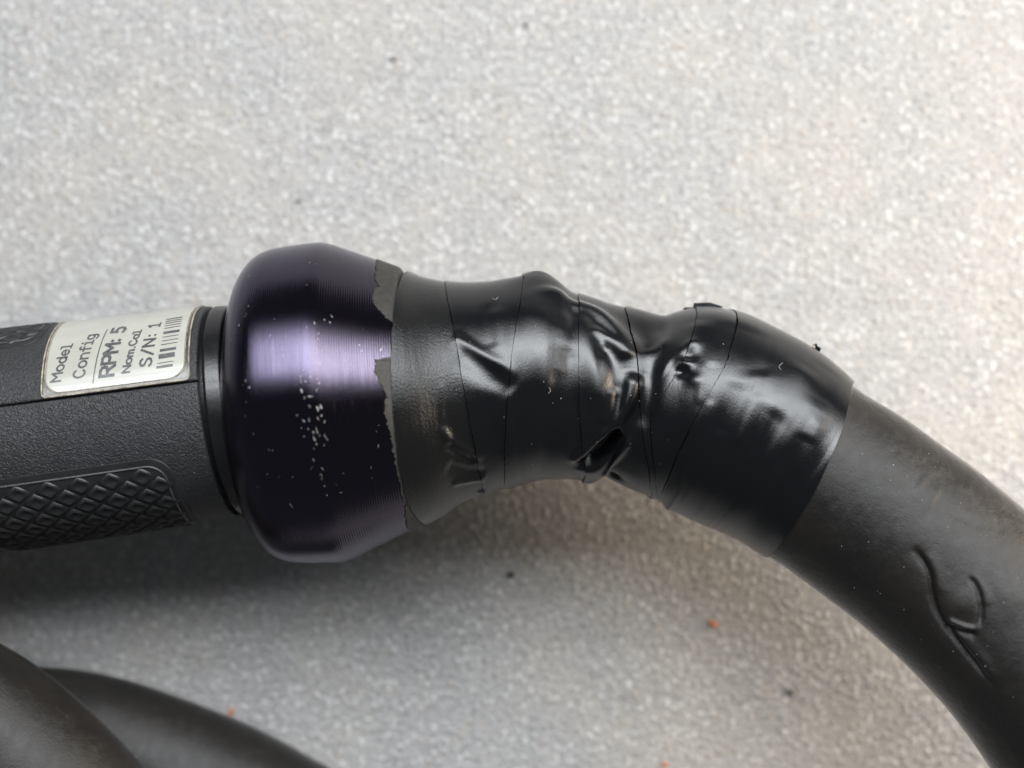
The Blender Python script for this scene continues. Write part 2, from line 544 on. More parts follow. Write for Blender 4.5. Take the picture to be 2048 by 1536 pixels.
# ---- neck ring between handle and collar
def neck():
    s = hs_end
    prof = [(-8, 150), (-8, 196), (2, 196), (7, 196.5), (7.5, 203), (8.5, 206.5), (10.5, 208.5), (13, 209.3), (36, 207.5), (39, 206.5), (41, 203), (42, 192), (70, 190)]
    m = 256
    th = np.linspace(-math.pi, math.pi, m, endpoint=False)
    Vs = []
    # resample each profile edge into short pieces so shading stays crisp
    pr = []
    for a, b in zip(prof[:-1], prof[1:]):
        for t in (0.03, 0.5, 0.97): pr.append((a[0] + (b[0] - a[0]) * t, a[1] + (b[1] - a[1]) * t))
    for ds, r in pr:
        ss = min(s + ds, handle.s[-1])
        C = handle.at(handle.P, ss); Un = handle.at(handle.Un, ss); Vn = handle.at(handle.Vn, ss)
        notch = -5.0 * np.exp(-((th - (TH_SEAM - 0.035)) * 205 / 1.6) ** 2) if r > 195 else 0 * th
        Vs.append(C + (r + notch)[:, None] * (np.cos(th)[:, None] * Un + np.sin(th)[:, None] * Vn))
    V_ = np.array(Vs)
    return link("neck_ring", mesh("neck_ring", W(V_).reshape(-1, 3), grid_faces(len(pr), m, True), True), M['ring'], tool)
neck()
# small brass coloured nub under the neck
def nub():
    p = handle.pos(hs_end + 22, math.radians(-84), 3)
    bm = bmesh.new()
    bmesh.ops.create_icosphere(bm, subdivisions=3, radius=1.0)
    for v in bm.verts:
        v.co = Vector((v.co.x * 16, v.co.y * 7, v.co.z * 9)) * U * (1 + 0.1 * math.sin(7 * v.co.x))
    me = bpy.data.meshes.new("nub"); bm.to_mesh(me); bm.free()
    me.polygons.foreach_set("use_smooth", [True] * len(me.polygons))
    o = link("nub", me, M['brass'], tool)
    o.location = W(p)
nub()

# ---- grip pads with raised diamonds
def rounded_patch(tube, s0, s1, t0, t1, rho, off, n=60, m=60, skirt=3.0, ragged=None):
    """patch with rounded corners; t are angles; rho in u"""
    R = 213.0
    a = np.linspace(0, 1, m); 
    a = 0.5 - 0.5 * np.cos(math.pi * a)
    th = t0 + (t1 - t0) * a
    y = (th - t0) * R; H = (t1 - t0) * R
    e = np.minimum(y, H - y)
    ins = np.where(e < rho, rho - np.sqrt(np.maximum(0, rho ** 2 - (rho - e) ** 2)), 0)
    u = np.linspace(0, 1, n)[:, None]
    S = (s0 + ins)[None, :] * (1 - u) + (s1 - ins)[None, :] * u
    TH = np.broadcast_to(th[None, :], S.shape)
    OFF = np.full(S.shape, float(off))
    # skirt rows round the outside
    S = np.pad(S, 1, mode='edge'); TH = np.pad(TH, 1, mode='edge'); OFF = np.pad(OFF, 1, constant_values=off - skirt)
    P = tube.pos(S, TH, OFF)
    uv = np.stack([S / 100, TH * 2.13], -1).reshape(-1, 2)
    return mesh("patch", W(P).reshape(-1, 3), grid_faces(S.shape[0], S.shape[1]), True, uv)

def rounded_outline(s0, s1, t0, t1, rho, R=213.0, n=10):
    H = (t1 - t0) * R; pts = []
    for cx, cy, a0 in ((s1 - rho, H - rho, 0), (s0 + rho, H - rho, 90), (s0 + rho, rho, 180), (s1 - rho, rho, 270)):
        for k in range(n + 1):
            a = math.radians(a0 + 90 * k / n)
            pts.append((cx + rho * math.cos(a), t0 + (cy + rho * math.sin(a)) / R))
    out = []
    for i in range(len(pts)):
        a, b = np.array(pts[i]), np.array(pts[(i + 1) % len(pts)])
        L = math.hypot(b[0] - a[0], (b[1] - a[1]) * R)
        k = max(1, int(L / 8))
        for q in range(k): out.append(a + (b - a) * q / k)
    return np.array(out)

# the raised rhombus with a dimple: 21 vertices
def diamond_mesh():
    LS, LT = 27.0, 21.6       # half lengths along and across the handle
    def ring(k, z, rnd=0.0):
        pts = []
        for i in range(8):
            a = i * math.pi / 4
            x, y = math.cos(a), math.sin(a)
            f = 1 / (abs(x) + abs(y))
            f = f * (1 - rnd) + rnd * 0.80
            pts.append((x * f * LS * k, y * f * LT * k, z))
        return pts
    V_ = ring(1.0, -1.0) + ring(0.92, 1.6, 0.06) + ring(0.74, 4.8, 0.10) + ring(0.58, 4.6, 0.16) + ring(0.34, 1.8, 0.5) + [(0, 0, 2.6)]
    F = []
    bm = bmesh.new()
    vs = [bm.verts.new(Vector(p) * U) for p in V_]
    for r in range(4):
        for i in range(8):
            bm.faces.new((vs[r * 8 + i], vs[r * 8 + (i + 1) % 8], vs[(r + 1) * 8 + (i + 1) % 8], vs[(r + 1) * 8 + i]))
    for i in range(8): bm.faces.new((vs[32 + i], vs[32 + (i + 1) % 8], vs[40]))
    me = bpy.data.meshes.new("grip_diamond"); bm.to_mesh(me); bm.free()
    me.polygons.foreach_set("use_smooth", [True] * len(me.polygons))
    me.materials.append(M['pad'])
    return me
dia = diamond_mesh()

def grip_pad(s0, s1, t0, t1, rho, lab):
    frame_o = link("grip_pad", rounded_patch(handle, s0, s1, t0, t1, rho, 1.6, 80, 60, 4), M['padfloor'], tool)
    ins = 15.0
    a0, a1, b0, b1 = s0 + ins, s1 - ins, t0 + ins / 213, t1 - ins / 213
    out = rounded_outline(a0, a1, b0, b1, max(8, rho - 8))
    link("pad_rim", surf_tube_mesh("pad_rim", handle, out, 2.6, 1.2, 6, True), M['rim'], frame_o)
    PS, PT = 58.0, 46.5
    j = 0; rows = int((b1 - b0) * 213 / (PT / 2))
    for j in range(rows + 1):
        th = b1 - (0.42 * PT + j * PT / 2) / 213
        if th < b0 + 0.03: break
        off = 0 if j % 2 else PS / 2
        s = a1 - 14 - off
        while s > a0 + 18:
            # corners stay inside the rounded rim
            es = min(a1 - s, s - a0); et = min(b1 - th, th - b0) * 213
            rr = rho - 6
            inside = not (es < rr and et < rr and math.hypot(rr - es, rr - et) > rr - 12)
            if inside:
                p, a, b, n = handle.frame(s, th)
                o = bpy.data.objects.new("grip_diamond", dia)
                sc.collection.objects.link(o)
                o.parent = frame_o
                o.matrix_parent_inverse = base_inv(frame_o)
                mt = Matrix(((a[0], b[0], n[0], 0), (a[1], b[1], n[1], 0), (a[2], b[2], n[2], 0), (0, 0, 0, 1)))
                o.matrix_basis = Matrix.Translation(W(p)) @ mt
            s -= PS
    return frame_o
s_pad1 = handle.inv(352, 962)[0]
t_pad = handle.inv(250, 924)[1]
s_pad0 = handle.inv(-60, 965)[0] - 30
grip_pad(s_pad0, s_pad1, t_pad - 1.95, t_pad, 42, "low")
s_up1 = handle.inv(88, 668)[0]; t_up = handle.inv(20, 694)[1]
grip_pad(s_pad0, s_up1, t_up, t_up + 1.6, 34, "up")

# ---- label
sa, ta = handle.inv(90, 788)
sb, tb = handle.inv(370, 757)
T0 = TH_SEAM + 0.022; T1 = math.radians(100)
hold = link("label_holder", rounded_patch(handle, sa - 7, sb + 9, T0 - 0.012, T1, 7, 1.6, 60, 50, 3), M['holder'], tool)
lab = link("label_sticker", rounded_patch(handle, sa, sb, T0 + 0.028, T1 - 0.04, 30, 2.6, 60, 60, 0.8), M['label'], tool)
lab["label"] = "white printed label with barcode under clear film"
out = rounded_outline(sa - 6, sb + 8, T0 - 0.004, T1 - 0.01, 9)
link("film_edge", surf_tube_mesh("film_edge", handle, out, 1.7, 1.6, 6, True), M['filmedge'], hold)
out = rounded_outline(sa - 1.2, sb + 1.5, T0 + 0.024, T1 - 0.035, 30)
link("film_edge", surf_tube_mesh("film_edge", handle, out, 0.8, 2.2, 6, True), M['filmedge'], hold)

G = {  # single stroke lettering, cap height 1
 'M': (0.72, [[(0, 0), (0, 1), (.36, .45), (.72, 1), (.72, 0)]]),
 'o': (0.56, [[(.28 + .28 * math.cos(a), .34 + .34 * math.sin(a)) for a in np.linspace(0, 2 * math.pi, 17)]]),
 'd': (0.56, [[(.26 + .26 * math.cos(a), .33 + .33 * math.sin(a)) for a in np.linspace(0, 2 * math.pi, 17)], [(.54, 0), (.54, 1)]]),
 'e': (0.56, [[(.02, .36), (.55, .36)] + [(.28 + .28 * math.cos(a), .34 + .34 * math.sin(a)) for a in np.linspace(0.06, 5.6, 15)]]),
 'l': (0.40, [[(0, 1), (.2, 1), (.2, .0)], [(0, 0), (.42, 0)]]),
 'C': (0.62, [[(.33 + .33 * math.cos(a), .5 + .5 * math.sin(a)) for a in np.linspace(0.75, 5.55, 17)]]),
 'n': (0.54, [[(0, 0), (0, .68)], [(0, .45), (.14, .64), (.32, .68), (.47, .58), (.52, .4), (.52, 0)]]),
 'f': (0.46, [[(.46, .95), (.33, 1), (.22, .92), (.2, .75), (.2, 0)], [(0, .62), (.42, .62)]]),
 'i': (0.40, [[(0, .66), (.2, .66), (.2, 0)], [(0, 0), (.42, 0)], [(.19, .92), (.21, .98)]]),
 'g': (0.56, [[(.26 + .26 * math.cos(a), .36 + .30 * math.sin(a)) for a in np.linspace(0, 2 * math.pi, 17)], [(.53, .66), (.53, -.08), (.42, -.24), (.22, -.28), (.05, -.2)]]),
 'R': (0.64, [[(0, 0), (0, 1), (.38, 1), (.56, .92), (.6, .74), (.54, .56), (.38, .48), (0, .48)], [(.34, .48), (.64, 0)]]),
 'P': (0.60, [[(0, 0), (0, 1), (.38, 1), (.56, .92), (.6, .72), (.54, .54), (.38, .46), (0, .46)]]),
 ':': (0.16, [[(.07, .08), (.09, .12)], [(.07, .60), (.09, .64)]]),
 '.': (0.16, [[(.07, .02), (.09, .05)]]),
 '5': (0.56, [[(.52, 1), (.08, 1), (.04, .56), (.26, .62), (.46, .54), (.54, .34), (.46, .1), (.24, 0), (0, .08)]]),
 'N': (0.64, [[(0, 0), (0, 1), (.62, 0), (.62, 1)]]),
 'm': (0.70, [[(0, 0), (0, .68)], [(0, .5), (.16, .67), (.3, .62), (.34, .45), (.34, 0)], [(.34, .5), (.5, .67), (.64, .62), (.68, .45), (.68, 0)]]),
 'a': (0.54, [[(.26 + .26 * math.cos(a), .33 + .33 * math.sin(a)) for a in np.linspace(0, 2 * math.pi, 17)], [(.53, .66), (.53, 0)]]),
 'S': (0.58, [[(.54, .84), (.42, .97), (.26, 1), (.1, .93), (.04, .77), (.12, .6), (.3, .51), (.48, .42), (.56, .25), (.48, .07), (.3, 0), (.12, .03), (0, .17)]]),
 '/': (0.46, [[(0, -.05), (.46, 1.05)]]),
 '1': (0.36, [[(0, .8), (.18, 1), (.18, 0)], [(0, 0), (.38, 0)]]),
 ' ': (0.35, []),
}
def stroke_strip(pts, w, V_, F, place):
    """flat ribbon with width w (in text units) along pts"""
    p = np.array(pts, float)
    d = np.gradient(p, axis=0); d /= np.linalg.norm(d, axis=1)[:, None] + 1e-9
    # cut long pieces so that the ribbon follows the curved label
    q = [p[0]]
    for a, b in zip(p[:-1], p[1:]):
        k = max(1, int(np.linalg.norm(b - a) / 0.2))
        for i in range(1, k + 1): q.append(a + (b - a) * i / k)
    for a, b in zip(q[:-1], q[1:]):
        t = b - a; L = np.linalg.norm(t)
        if L < 1e-6: continue
        t /= L; nn = np.array([-t[1], t[0]]) * w / 2; e = t * w * 0.45
        base = len(V_)
        for c_ in (a - e - nn, b + e - nn, b + e + nn, a - e + nn): V_.append(place(c_))
        F.append((base, base + 1, base + 2, base + 3))

def text_line(name, txt, p_start, p_end, h, w, gap=0.22, wh=None):
    s0, t0 = handle.inv(*p_start); s1, t1 = handle.inv(*p_end)
    total = sum(G[ch][0] for ch in txt) + gap * (len(txt) - 1)
    V_, F = [], []
    pen = 0.0
    zz = [0]
    for ch in txt:
        adv, strokes = G[ch]
        for st in strokes:
            def place(q, pen=pen):
                x = (pen + q[0]) / total
                zz[0] += 1
                return tuple(W(handle.pos(s0 + (s1 - s0) * x - q[1] * h, t0 + (t1 - t0) * x, 3.0 + 0.0007 * zz[0])))
            stroke_strip(st, w, V_, F, place)
        pen += adv + gap
    me = mesh(name, V_, F, False)
    # face up
    o = link(name, me, M['ink'], lab)
    return o
text_line("lettering", "Model", (122, 763), (146, 691), 18.5, 0.17)
text_line("lettering", "Config", (169, 755), (194, 671), 20.5, 0.165)
text_line("lettering", "RPM: 5", (227.5, 751), (254, 656), 25, 0.22, 0.2)
text_line("lettering", "Nom.Cal", (260, 745), (284, 663), 14.0, 0.2, 0.2)
text_line("lettering", "S/N: 1", (303, 732), (322, 649), 21, 0.18, 0.27)

def bar(name, pa, pb, width, zoff=3.05):
    """ink bar between two photo points lying on the label; width across"""
    s0, t0 = handle.inv(*pa); s1, t1 = handle.inv(*pb)
    n = 14; u = np.linspace(0, 1, n)
    S = s0 + (s1 - s0) * u; TT = t0 + (t1 - t0) * u
    d = np.array([s1 - s0, (t1 - t0) * 215]); d /= np.linalg.norm(d); nn = np.array([-d[1], d[0]]) * width / 2
    rows = [W(handle.pos(S + k * nn[0], TT + k * nn[1] / 215, zoff)) for k in (-1, 1)]
    me = mesh(name, np.concatenate(rows), grid_faces(2, n), False)
    return link(name, me, M['ink'], lab)
bar("ruled_line", (187, 768), (216, 661), 2.0)
pos = [(792, 5.2), (747, 1.7), (668, 10.5), (597, 6.2), (530, 1.8), (487, 1.8), (443, 1.8), (394, 7.5), (341, 2.4), (312, 2.6), (285, 3.0), (262, 3.0), (238, 4.5)]
for yc, w in pos:
    f = (790 - yc) / 450.0
    xl = 1368 + f * 92; xr = 1558 + f * 92
    k = 350 / 2048.0
    bar("barcode_bar", (80 + xl * k, 600 + (yc + 6) * k), (80 + xr * k, 600 + (yc - 24) * k), w)

# ---- collar (turned metal)
collar_prof = [(-186, 120), (-186.5, 196), (-184, 205), (-178, 224), (-170, 247), (-160, 268), (-148, 285), (-134, 298.5), (-118, 307.5), (-100, 312.5),
               (-75, 315), (-40, 317.3), (-12, 318.6), (-4, 318.8), (0, 318.6), (5, 317.6), (12, 315.2), (100, 279), (157, 255), (166, 240), (205, 200), (206, 150)]
def collar():
    cp = np.array(collar_prof); 
    rows = []
    L = np.concatenate([[0], np.cumsum(np.hypot(np.diff(cp[:, 0]), np.diff(cp[:, 1])))])
    q = []
    for k in range(len(cp) - 1):
        n = max(2, int((L[k + 1] - L[k]) / 3))
        q.append(np.linspace(L[k], L[k + 1], n, endpoint=False))
    q = np.concatenate(q + [[L[-1]]])
    ds = np.interp(q, L, cp[:, 0]); r = np.interp(q, L, cp[:, 1])
    core = (ds > -180) & (ds < 30)
    rs = gauss_smooth(r, 3); r = np.where(core, rs, r)
    m = 360
    th = np.linspace(-math.pi, math.pi, m, endpoint=False)
    s = s_ridge + ds
    P0 = main.at(main.P, s); Un = main.at(main.Un, s); Vn = main.at(main.Vn, s)
    P = P0[:, None] + r[:, None, None] * (np.cos(th)[None, :, None] * Un[:, None] + np.sin(th)[None, :, None] * Vn[:, None])
    S = np.broadcast_to((ds + 200)[:, None], (len(ds), m)); TH = np.broadcast_to(th[None, :], S.shape)
    uv = np.stack([S / 100, TH * 3.1], -1).reshape(-1, 2)
    return link("collar", mesh("collar", W(P).reshape(-1, 3), grid_faces(len(ds), m, True), True, uv), M['collar'], tool)
collar_o = collar()

class CollarSurf(Tube):
    def __init__(self):
        self.__dict__.update(main.__dict__)
        self.cp = np.array(collar_prof[1:-1]); self.disp = None
    def R0(self, s, th):
        return np.interp(np.asarray(s, float) - s_ridge, self.cp[:, 0], self.cp[:, 1]) + 0 * np.asarray(th, float)
cs = CollarSurf()

# bare metal chips along the ridge
def flakes(name, tube, items, mat, parent, off=0.5, kind="stuff"):
    V_, F = [], []
    for (s, th, a, b, rot) in items:
        n = 7; R = 300.0
        base = len(V_)
        V_.append(W(tube.pos(s, th, off + 0.25)))
        for k in range(n):
            an = 2 * math.pi * k / n
            f = random.choice((0.35, 0.6, 1.0, 1.35))
            x, y = a * f * math.cos(an), b * f * math.sin(an)
            V_.append(W(tube.pos(s + x * math.cos(rot) - y * math.sin(rot), th + (x * math.sin(rot) + y * math.cos(rot)) / R, off)))
        for k in range(n): F.append((base, base + 1 + k, base + 1 + (k + 1) % n))
    o = link(name, mesh(name, V_, F, False), mat, parent)
    if kind: o["kind"] = kind
    return o
items = []
def chip(px, py, a, b, rot=None):
    s, th = cs.inv(px, py); items.append((s, th, a, b, random.uniform(0, 3.14) if rot is None else rot))
for (x, y, a, b, r) in [
    (619, 526, 3.6, 2, 1.2), (633, 528, 3.5, 1.2, -.5), (497, 612, 1.3, 8, 0), (493, 628, 2.5, 1.5, 0), (478, 650, 1.3, 6, 0), (498, 552, 3, .9, -.4),
    (614, 570, 2, 1.2, 0), (629, 646, 1.6, 5, .3), (613, 655, 1.2, 3, 0), (632, 700, 1, 4, .2), (640, 728, 1.6, 5, .1), (607, 740, 3.5, 1.6, .3),
    (603, 752, 1.6, 5, .2), (611, 762, 1.2, 3, 0), (604, 782, 2.8, 6, .2), (609, 796, 1.8, 5, .1), (621, 793, 8, 2.4, -.1), (619, 812, 2, 4, .5),
    (642, 813, 2.5, 5, .2), (636, 821, 1.5, 3.5, 0), (594, 831, 2.4, 2.2, 0), (643, 831, 2.6, 2.8, 0), (649, 843, 1.5, 3, 0), (608, 842, 1.5, 4, .7),
    (602, 856, 2.2, 1.5, 0), (617, 858, 2.4, 1.6, 0), (608, 873, 1.8, 2.6, .6), (629, 878, 2.4, 7, .25), (633, 888, 4, 2.6, .3), (627, 864, 1.2, 9, .25),
    (634, 862, .9, 8, .2), (639, 870, .9, 6, .15), (654, 878, 1.8, 4, .2), (648, 891, 2, 3.6, 0), (628, 897, 1.6, 2.6, 0), (645, 938, 1.3, 6, .5),
    (641, 950, 1.5, 3.5, .2), (643, 957, 1.3, 4, -.2), (649, 972, 2, 2.6, 0), (654, 990, 2, 1.8, 0), (682, 985, 8, 1.3, -.05), (687, 947, 1, 2.4, 0),
    (719, 690, 2.8, 4, .2), (723, 702, 1.2, 5, -.4), (498, 775, 4, 2, 0), (501, 785, 3, 1.5, .4), (493, 805, 1, 3, .1), (486, 771, 1, 2, 0),
    (558, 954, 2.6, 1.3, .3), (585, 954, 3.6, .9, .3), (545, 900, 1.8, 1.4, 0), (538, 900, 1.2, 1.5, 0), (507, 868, 1.2, 2.2, 0), (491, 832, 1, 2, 0),
    (753, 863, 1.6, 1.6, 0), (757, 850, 1.2, 1.2, 0), (762, 700, 1.5, 9, -.55), (770, 713, 9, 1.1, -.1), (765, 693, 5, 1.2, .4), (774, 690, 1.2, 4, .1),
    (583, 1012, .9, 9, .35), (649, 640, 4, 1.3, -.6), (660, 645, 5, .8, -.45), (664, 634, 4, 1, .6), (753, 742, 1.2, 3, .2), (757, 752, 2, 1.2, 0),
]: chip(x, y, a * 0.48, b * 0.66, r)
for k in range(20):     # finer scratches round the ridge
    chip(random.gauss(630, 14), random.gauss(820, 90), random.uniform(.3, .6), random.uniform(1.5, 5.5), random.gauss(0.1, 0.35))
for k in range(8):
    chip(random.uniform(490, 770), random.uniform(560, 1040), random.uniform(.3, .5), random.uniform(1, 7), random.gauss(0.0, 0.5))
flakes("worn_chips", cs, items, M['chip'], collar_o)

# glue residue left along the tape edge
T_edge0 = [(826, 536), (812, 545), (800, 566), (790, 605), (785, 650), (783, 720), (784, 790), (788, 850), (796, 920), (806, 975), (820, 1012), (836, 1035), (849, 1044)]
def edge_fn(tube, pts, back=None):
    q = np.array([tube.inv(*p) for p in pts])
    o = np.argsort(q[:, 1]); q = q[o]
    th = q[:, 1]; s = q[:, 0]
    keep = np.concatenate([[True], np.diff(th) > 1e-3]); th = th[keep]; s = s[keep]
    s_b = 0.5 * (s[0] + s[-1]) if back is None else back
    thp = np.concatenate([th, [math.pi + 0.5 * (th[0] + th[-1])], [th[0] + 2 * math.pi]])
    sp = np.concatenate([s, [s_b], [s[0]]])
    grid = np.linspace(th[0], th[0] + 2 * math.pi, 721)
    val = np.interp(grid, thp, sp)
    # periodic smoothing
    k = 9; v3 = np.concatenate([val[:-1]] * 3); v3 = gauss_smooth(v3, k); val = np.concatenate([v3[720:1440], v3[720:721]])
    return lambda t: np.interp((np.asarray(t) - th[0]) % (2 * math.pi), grid - th[0], val)
e0 = edge_fn(main, T_edge0)
def residue():
    groups = [
        [(754, 518), (752, 540), (749, 558), (757, 568), (761, 575), (752, 576), (747, 580), (745, 590), (744, 599), (748, 609), (755, 617), (761, 622), (767, 629), (771, 636), (779, 640), (784, 645)],
        [(781, 714), (768, 716), (758, 722), (749, 719), (753, 728), (749, 738), (752, 748), (758, 756), (757, 764), (764, 770), (767, 779), (771, 785), (774, 795), (769, 803), (771, 815), (768, 826), (773, 840), (775, 853), (781, 870), (783, 890),
         (790, 915), (793, 938), (800, 961), (803, 985), (810, 1010), (811, 1035), (813, 1056)],
    ]
    for gi, pts in enumerate(groups):
        q = np.array([cs.inv(*p) for p in pts])
        # jagged small scale
        n = 6
        fine = []
        for a, b in zip(q[:-1], q[1:]):
            for k in range(n):
                f = k / n; fine.append(a + (b - a) * f + np.array([rng.normal(0, 1.3), 0]))
        fine.append(q[-1]); fine = np.array(fine)
        if gi == 0:      # carry on round the back
            ext = np.array([[fine[0][0] + 4 * math.sin(9 * a), fine[0][1] + a] for a in np.linspace(0.9, 0.05, 30)]); fine = np.vstack([ext, fine])
        else:
            ext = np.array([[fine[-1][0] + 4 * math.sin(9 * a), fine[-1][1] - a] for a in np.linspace(0.05, 0.9, 30)]); fine = np.vstack([fine, ext])
        th = fine[:, 1]
        sl = np.minimum(fine[:, 0], e0(th) + 1)
        sr = e0(th) + 6
        u = np.linspace(0, 1, 14)[:, None]
        S = sl[None] * (1 - u) + sr[None] * u
        TH = np.broadcast_to(th[None], S.shape)
        S = np.vstack([S[:1], S]); TH = np.vstack([TH[:1], TH])
        OFF = np.full(S.shape, 1.3); OFF[0] = -0.8
        P = cs.pos(S, TH, OFF)
        o = link("glue_residue", mesh("glue_residue", W(P).reshape(-1, 3), grid_faces(*S.shape)[:, ::-1] if False else grid_faces(*S.shape), True), M['residue'], collar_o)
residue()

# ---- electrical tape turns
feats = [
    ([(1078, 560)], 26, 9), ([(1080, 557)], 11, 5),
    ([(1085, 572), (1130, 604), (1190, 628), (1240, 672), (1270, 738)], 14, 11),
    ([(1270, 738), (1262, 790), (1240, 838), (1200, 885)], 13, 11),
    ([(1268, 630), (1290, 690), (1296, 750), (1288, 815), (1262, 872)], 16, -9),
    ([(1245, 856), (1205, 905), (1162, 942)], 12, -34),
    ([(1268, 868), (1232, 915), (1198, 952)], 6, 9),
    ([(1225, 850), (1180, 893), (1140, 928)], 8, 6),
    ([(1164, 615), (1174, 680), (1188, 750), (1196, 830)], 13, 6),
    ([(1196, 688), (1222, 714), (1238, 762), (1226, 840)], 12, -5),
    ([(1178, 655), (1222, 684), (1262, 720)], 9, 5),
    ([(1228, 770), (1220, 815), (1203, 850)], 8, 4),
    ([(1128, 680), (1140, 750), (1152, 840)], 15, -2.6), ([(1120, 600), (1132, 650), (1142, 720)], 13, 3),
    ([(1057, 600), (1052, 700), (1050, 800)], 10, 1.6), ([(1088, 610), (1088, 700), (1090, 800)], 10, 1.8), ([(1118, 640), (1120, 760)], 10, 1.5),
    ([(900, 672), (930, 688), (970, 712), (1040, 758)], 8, 4.2), ([(905, 706), (950, 732), (1000, 766), (1030, 790)], 14, -3.6), ([(992, 610), (998, 670), (1002, 745)], 10, 1.8), ([(975, 600), (978, 660), (985, 700)], 10, -1.4),
    ([(880, 848), (910, 890), (972, 918)], 6.5, 4.5), ([(892, 880), (920, 908), (955, 925)], 7, -5), ([(885, 760), (886, 850)], 3, 0.9),
    ([(890, 930), (925, 940), (975, 946)], 9, -5), ([(900, 968), (935, 960), (975, 955)], 6, 4), ([(964, 980)], 6, 5),
    ([(1000, 760), (985, 900)], 28, 1.5),
    ([(1320, 655)], 32, -9), ([(1290, 690), (1320, 720), (1345, 735)], 22, 2),
    ([(1398, 642), (1380, 690), (1356, 745)], 12, 4),
    ([(1382, 690)], 9, 4), ([(1377, 713)], 9, -6), ([(1373, 729)], 7, 3), ([(1363, 744)], 9, -6), ([(1388, 760)], 9, 3.5),
    ([(1404, 720), (1402, 815)], 7, 1.6), ([(1417, 720), (1415, 815)], 8, -1.8),
    ([(1442, 640)], 28, 6), ([(1490, 650), (1505, 700), (1520, 760)], 26, -3),
    
    ([(1610, 740), (1560, 830), (1510, 930), (1440, 1045)], 18, -2.6), ([(1615, 865), (1585, 930), (1500, 1070)], 13, -2.6),
    ([(1610, 730), (1585, 785), (1545, 840)], 18, 3), ([(1480, 760), (1440, 880)], 18, -2.0), ([(1515, 780), (1475, 900)], 14, 1.8), ([(1640, 830), (1590, 960)], 12, 1.6),
    ([(1650, 730), (1630, 820)], 18, -1.5),
    ([(1120, 960)], 20, -3), ([(1228, 952)], 10, -15), ([(1180, 962)], 13, 7), ([(1276, 752), (1300, 712), (1340, 670)], 10, 2.4), ([(1060, 962)], 30, 2),
]
fdisp = features(main, feats)
nz1 = VNoise(34, 3, 1); nz2 = VNoise(14, 5, 2); nz3 = VNoise(60, 9, 3); nz4 = VNoise(22, 26, 4)
s_l6 = s_at(1420, 828); s_t0 = s_at(897, 782); s_t1 = s_at(1620, 944)
def tape_disp(s, th):
    s = np.asarray(s, float); th = np.asarray(th, float)
    w = np.clip((s - s_t0) / 60, 0, 1)
    q = np.clip((s - s_l6) / 60, 0, 1)
    return fdisp(s, th) + q * 0.5 * nz2(s, th * 0.5) + w * (1 - 0.6 * q) * (1.1 * nz1(s, th) + 0.3 * nz2(s, th) + 1.2 * nz3(s, th) + 0.25 * nz4(s, th))
class TapeSurf(Tube):
    def __init__(self): self.__dict__.update(main.__dict__); self.disp = tape_disp
ts = TapeSurf()

edges_px = [
    T_edge0,
    [(889, 557), (897, 606), (908, 660), (922, 740), (938, 830), (952, 900), (968, 978)],
    [(1049, 558), (1043, 600), (1033, 650), (1023, 720), (1016, 800), (1010, 880), (1009, 964)],
    [(1156, 594), (1157, 650), (1157, 720), (1160, 830), (1164, 880), (1173, 950)],
    [(1247, 616), (1262, 670), (1274, 720), (1278, 790), (1284, 850), (1296, 930), (1306, 995)],
    [(1394, 624), (1388, 660), (1372, 712), (1345, 762), (1318, 800), (1300, 832), (1302, 880), (1308, 940), (1318, 1008)],
    [(1471, 624), (1466, 665), (1450, 730), (1420, 785), (1385, 850), (1355, 910), (1325, 980), (1318, 1016)],
    [(1700, 776), (1697, 800), (1684, 864), (1660, 920), (1632, 979), (1590, 1040), (1539, 1111)],
]
E = [edge_fn(main, p) for p in edges_px]
tape_root = None
def tape_turn(k, parent):
    m = 520
    th = np.linspace(-math.pi, math.pi, m, endpoint=False)
    a = E[k](th); b = E[k + 1](th)
    for j in range(1, k + 1): a = np.maximum(a, E[j - 1](th) + 10 * (1 if j == k else 1))
    b = np.maximum(b, a + 10)
    Wd = b - a
    n = max(14, int(Wd.max() / 2.4))
    u = np.linspace(0, 1, n)
    last = (k == len(E) - 2)
    gap = 0.0 if last else 1.2
    rag = 0.5 * VNoise(1, 180, 50 + k)(np.zeros(m), th) + 0.8 * VNoise(1, 40, 80 + k)(np.zeros(m), th)
    S = a[None] + rag[None] * (1 - u[:, None]) + (Wd[None] - gap) * u[:, None]
    H = 2.8
    OFF = np.broadcast_to((H * (1 - u) + 0.4)[:, None], S.shape).copy()
    if last: OFF = np.broadcast_to((H * (1 - u) + 2.6 * u + 0.4)[:, None], S.shape).copy()
    if k == 0: OFF = np.broadcast_to((2.0 * (1 - u) + 0.6)[:, None], S.shape).copy()
    # lip: rounded edge rows and inner wall rows
    TH = np.broadcast_to(th[None], S.shape)
    P = ts.pos(S, TH, OFF)
    w0 = ts.pos(S[:1], TH[:1], OFF[:1] - 6); w1 = ts.pos(S[-1:], TH[-1:], OFF[-1:] - (9 if not last else 8))
    P0 = np.concatenate([w0, P[:1]]); P1 = np.concatenate([P[-1:], w1])
    V_ = np.concatenate([W(P).reshape(-1, 3), W(P0).reshape(-1, 3), W(P1).reshape(-1, 3)])
    uvm = np.stack([S / 100, TH * 2.0], -1).reshape(-1, 2)
    uvx = np.concatenate([uvm, uvm[:m], uvm[:m], uvm[-m:], uvm[-m:]])
    F = np.concatenate([grid_faces(n, m, True), grid_faces(2, m, True, n * m), grid_faces(2, m, True, n * m + 2 * m)])
    return link("tape_turn", mesh("tape_turn", V_, F, True, uvx), M['tape_matt'] if k == 0 else M['tape'], parent)
def tape_core():
    S0 = s_ridge + 168
    me = ts.sheet(S0, s_t1 - 20, 220, 260, -5.5, name="tape_wrap")
    return link("tape_wrap", me, M['tape'], tool)
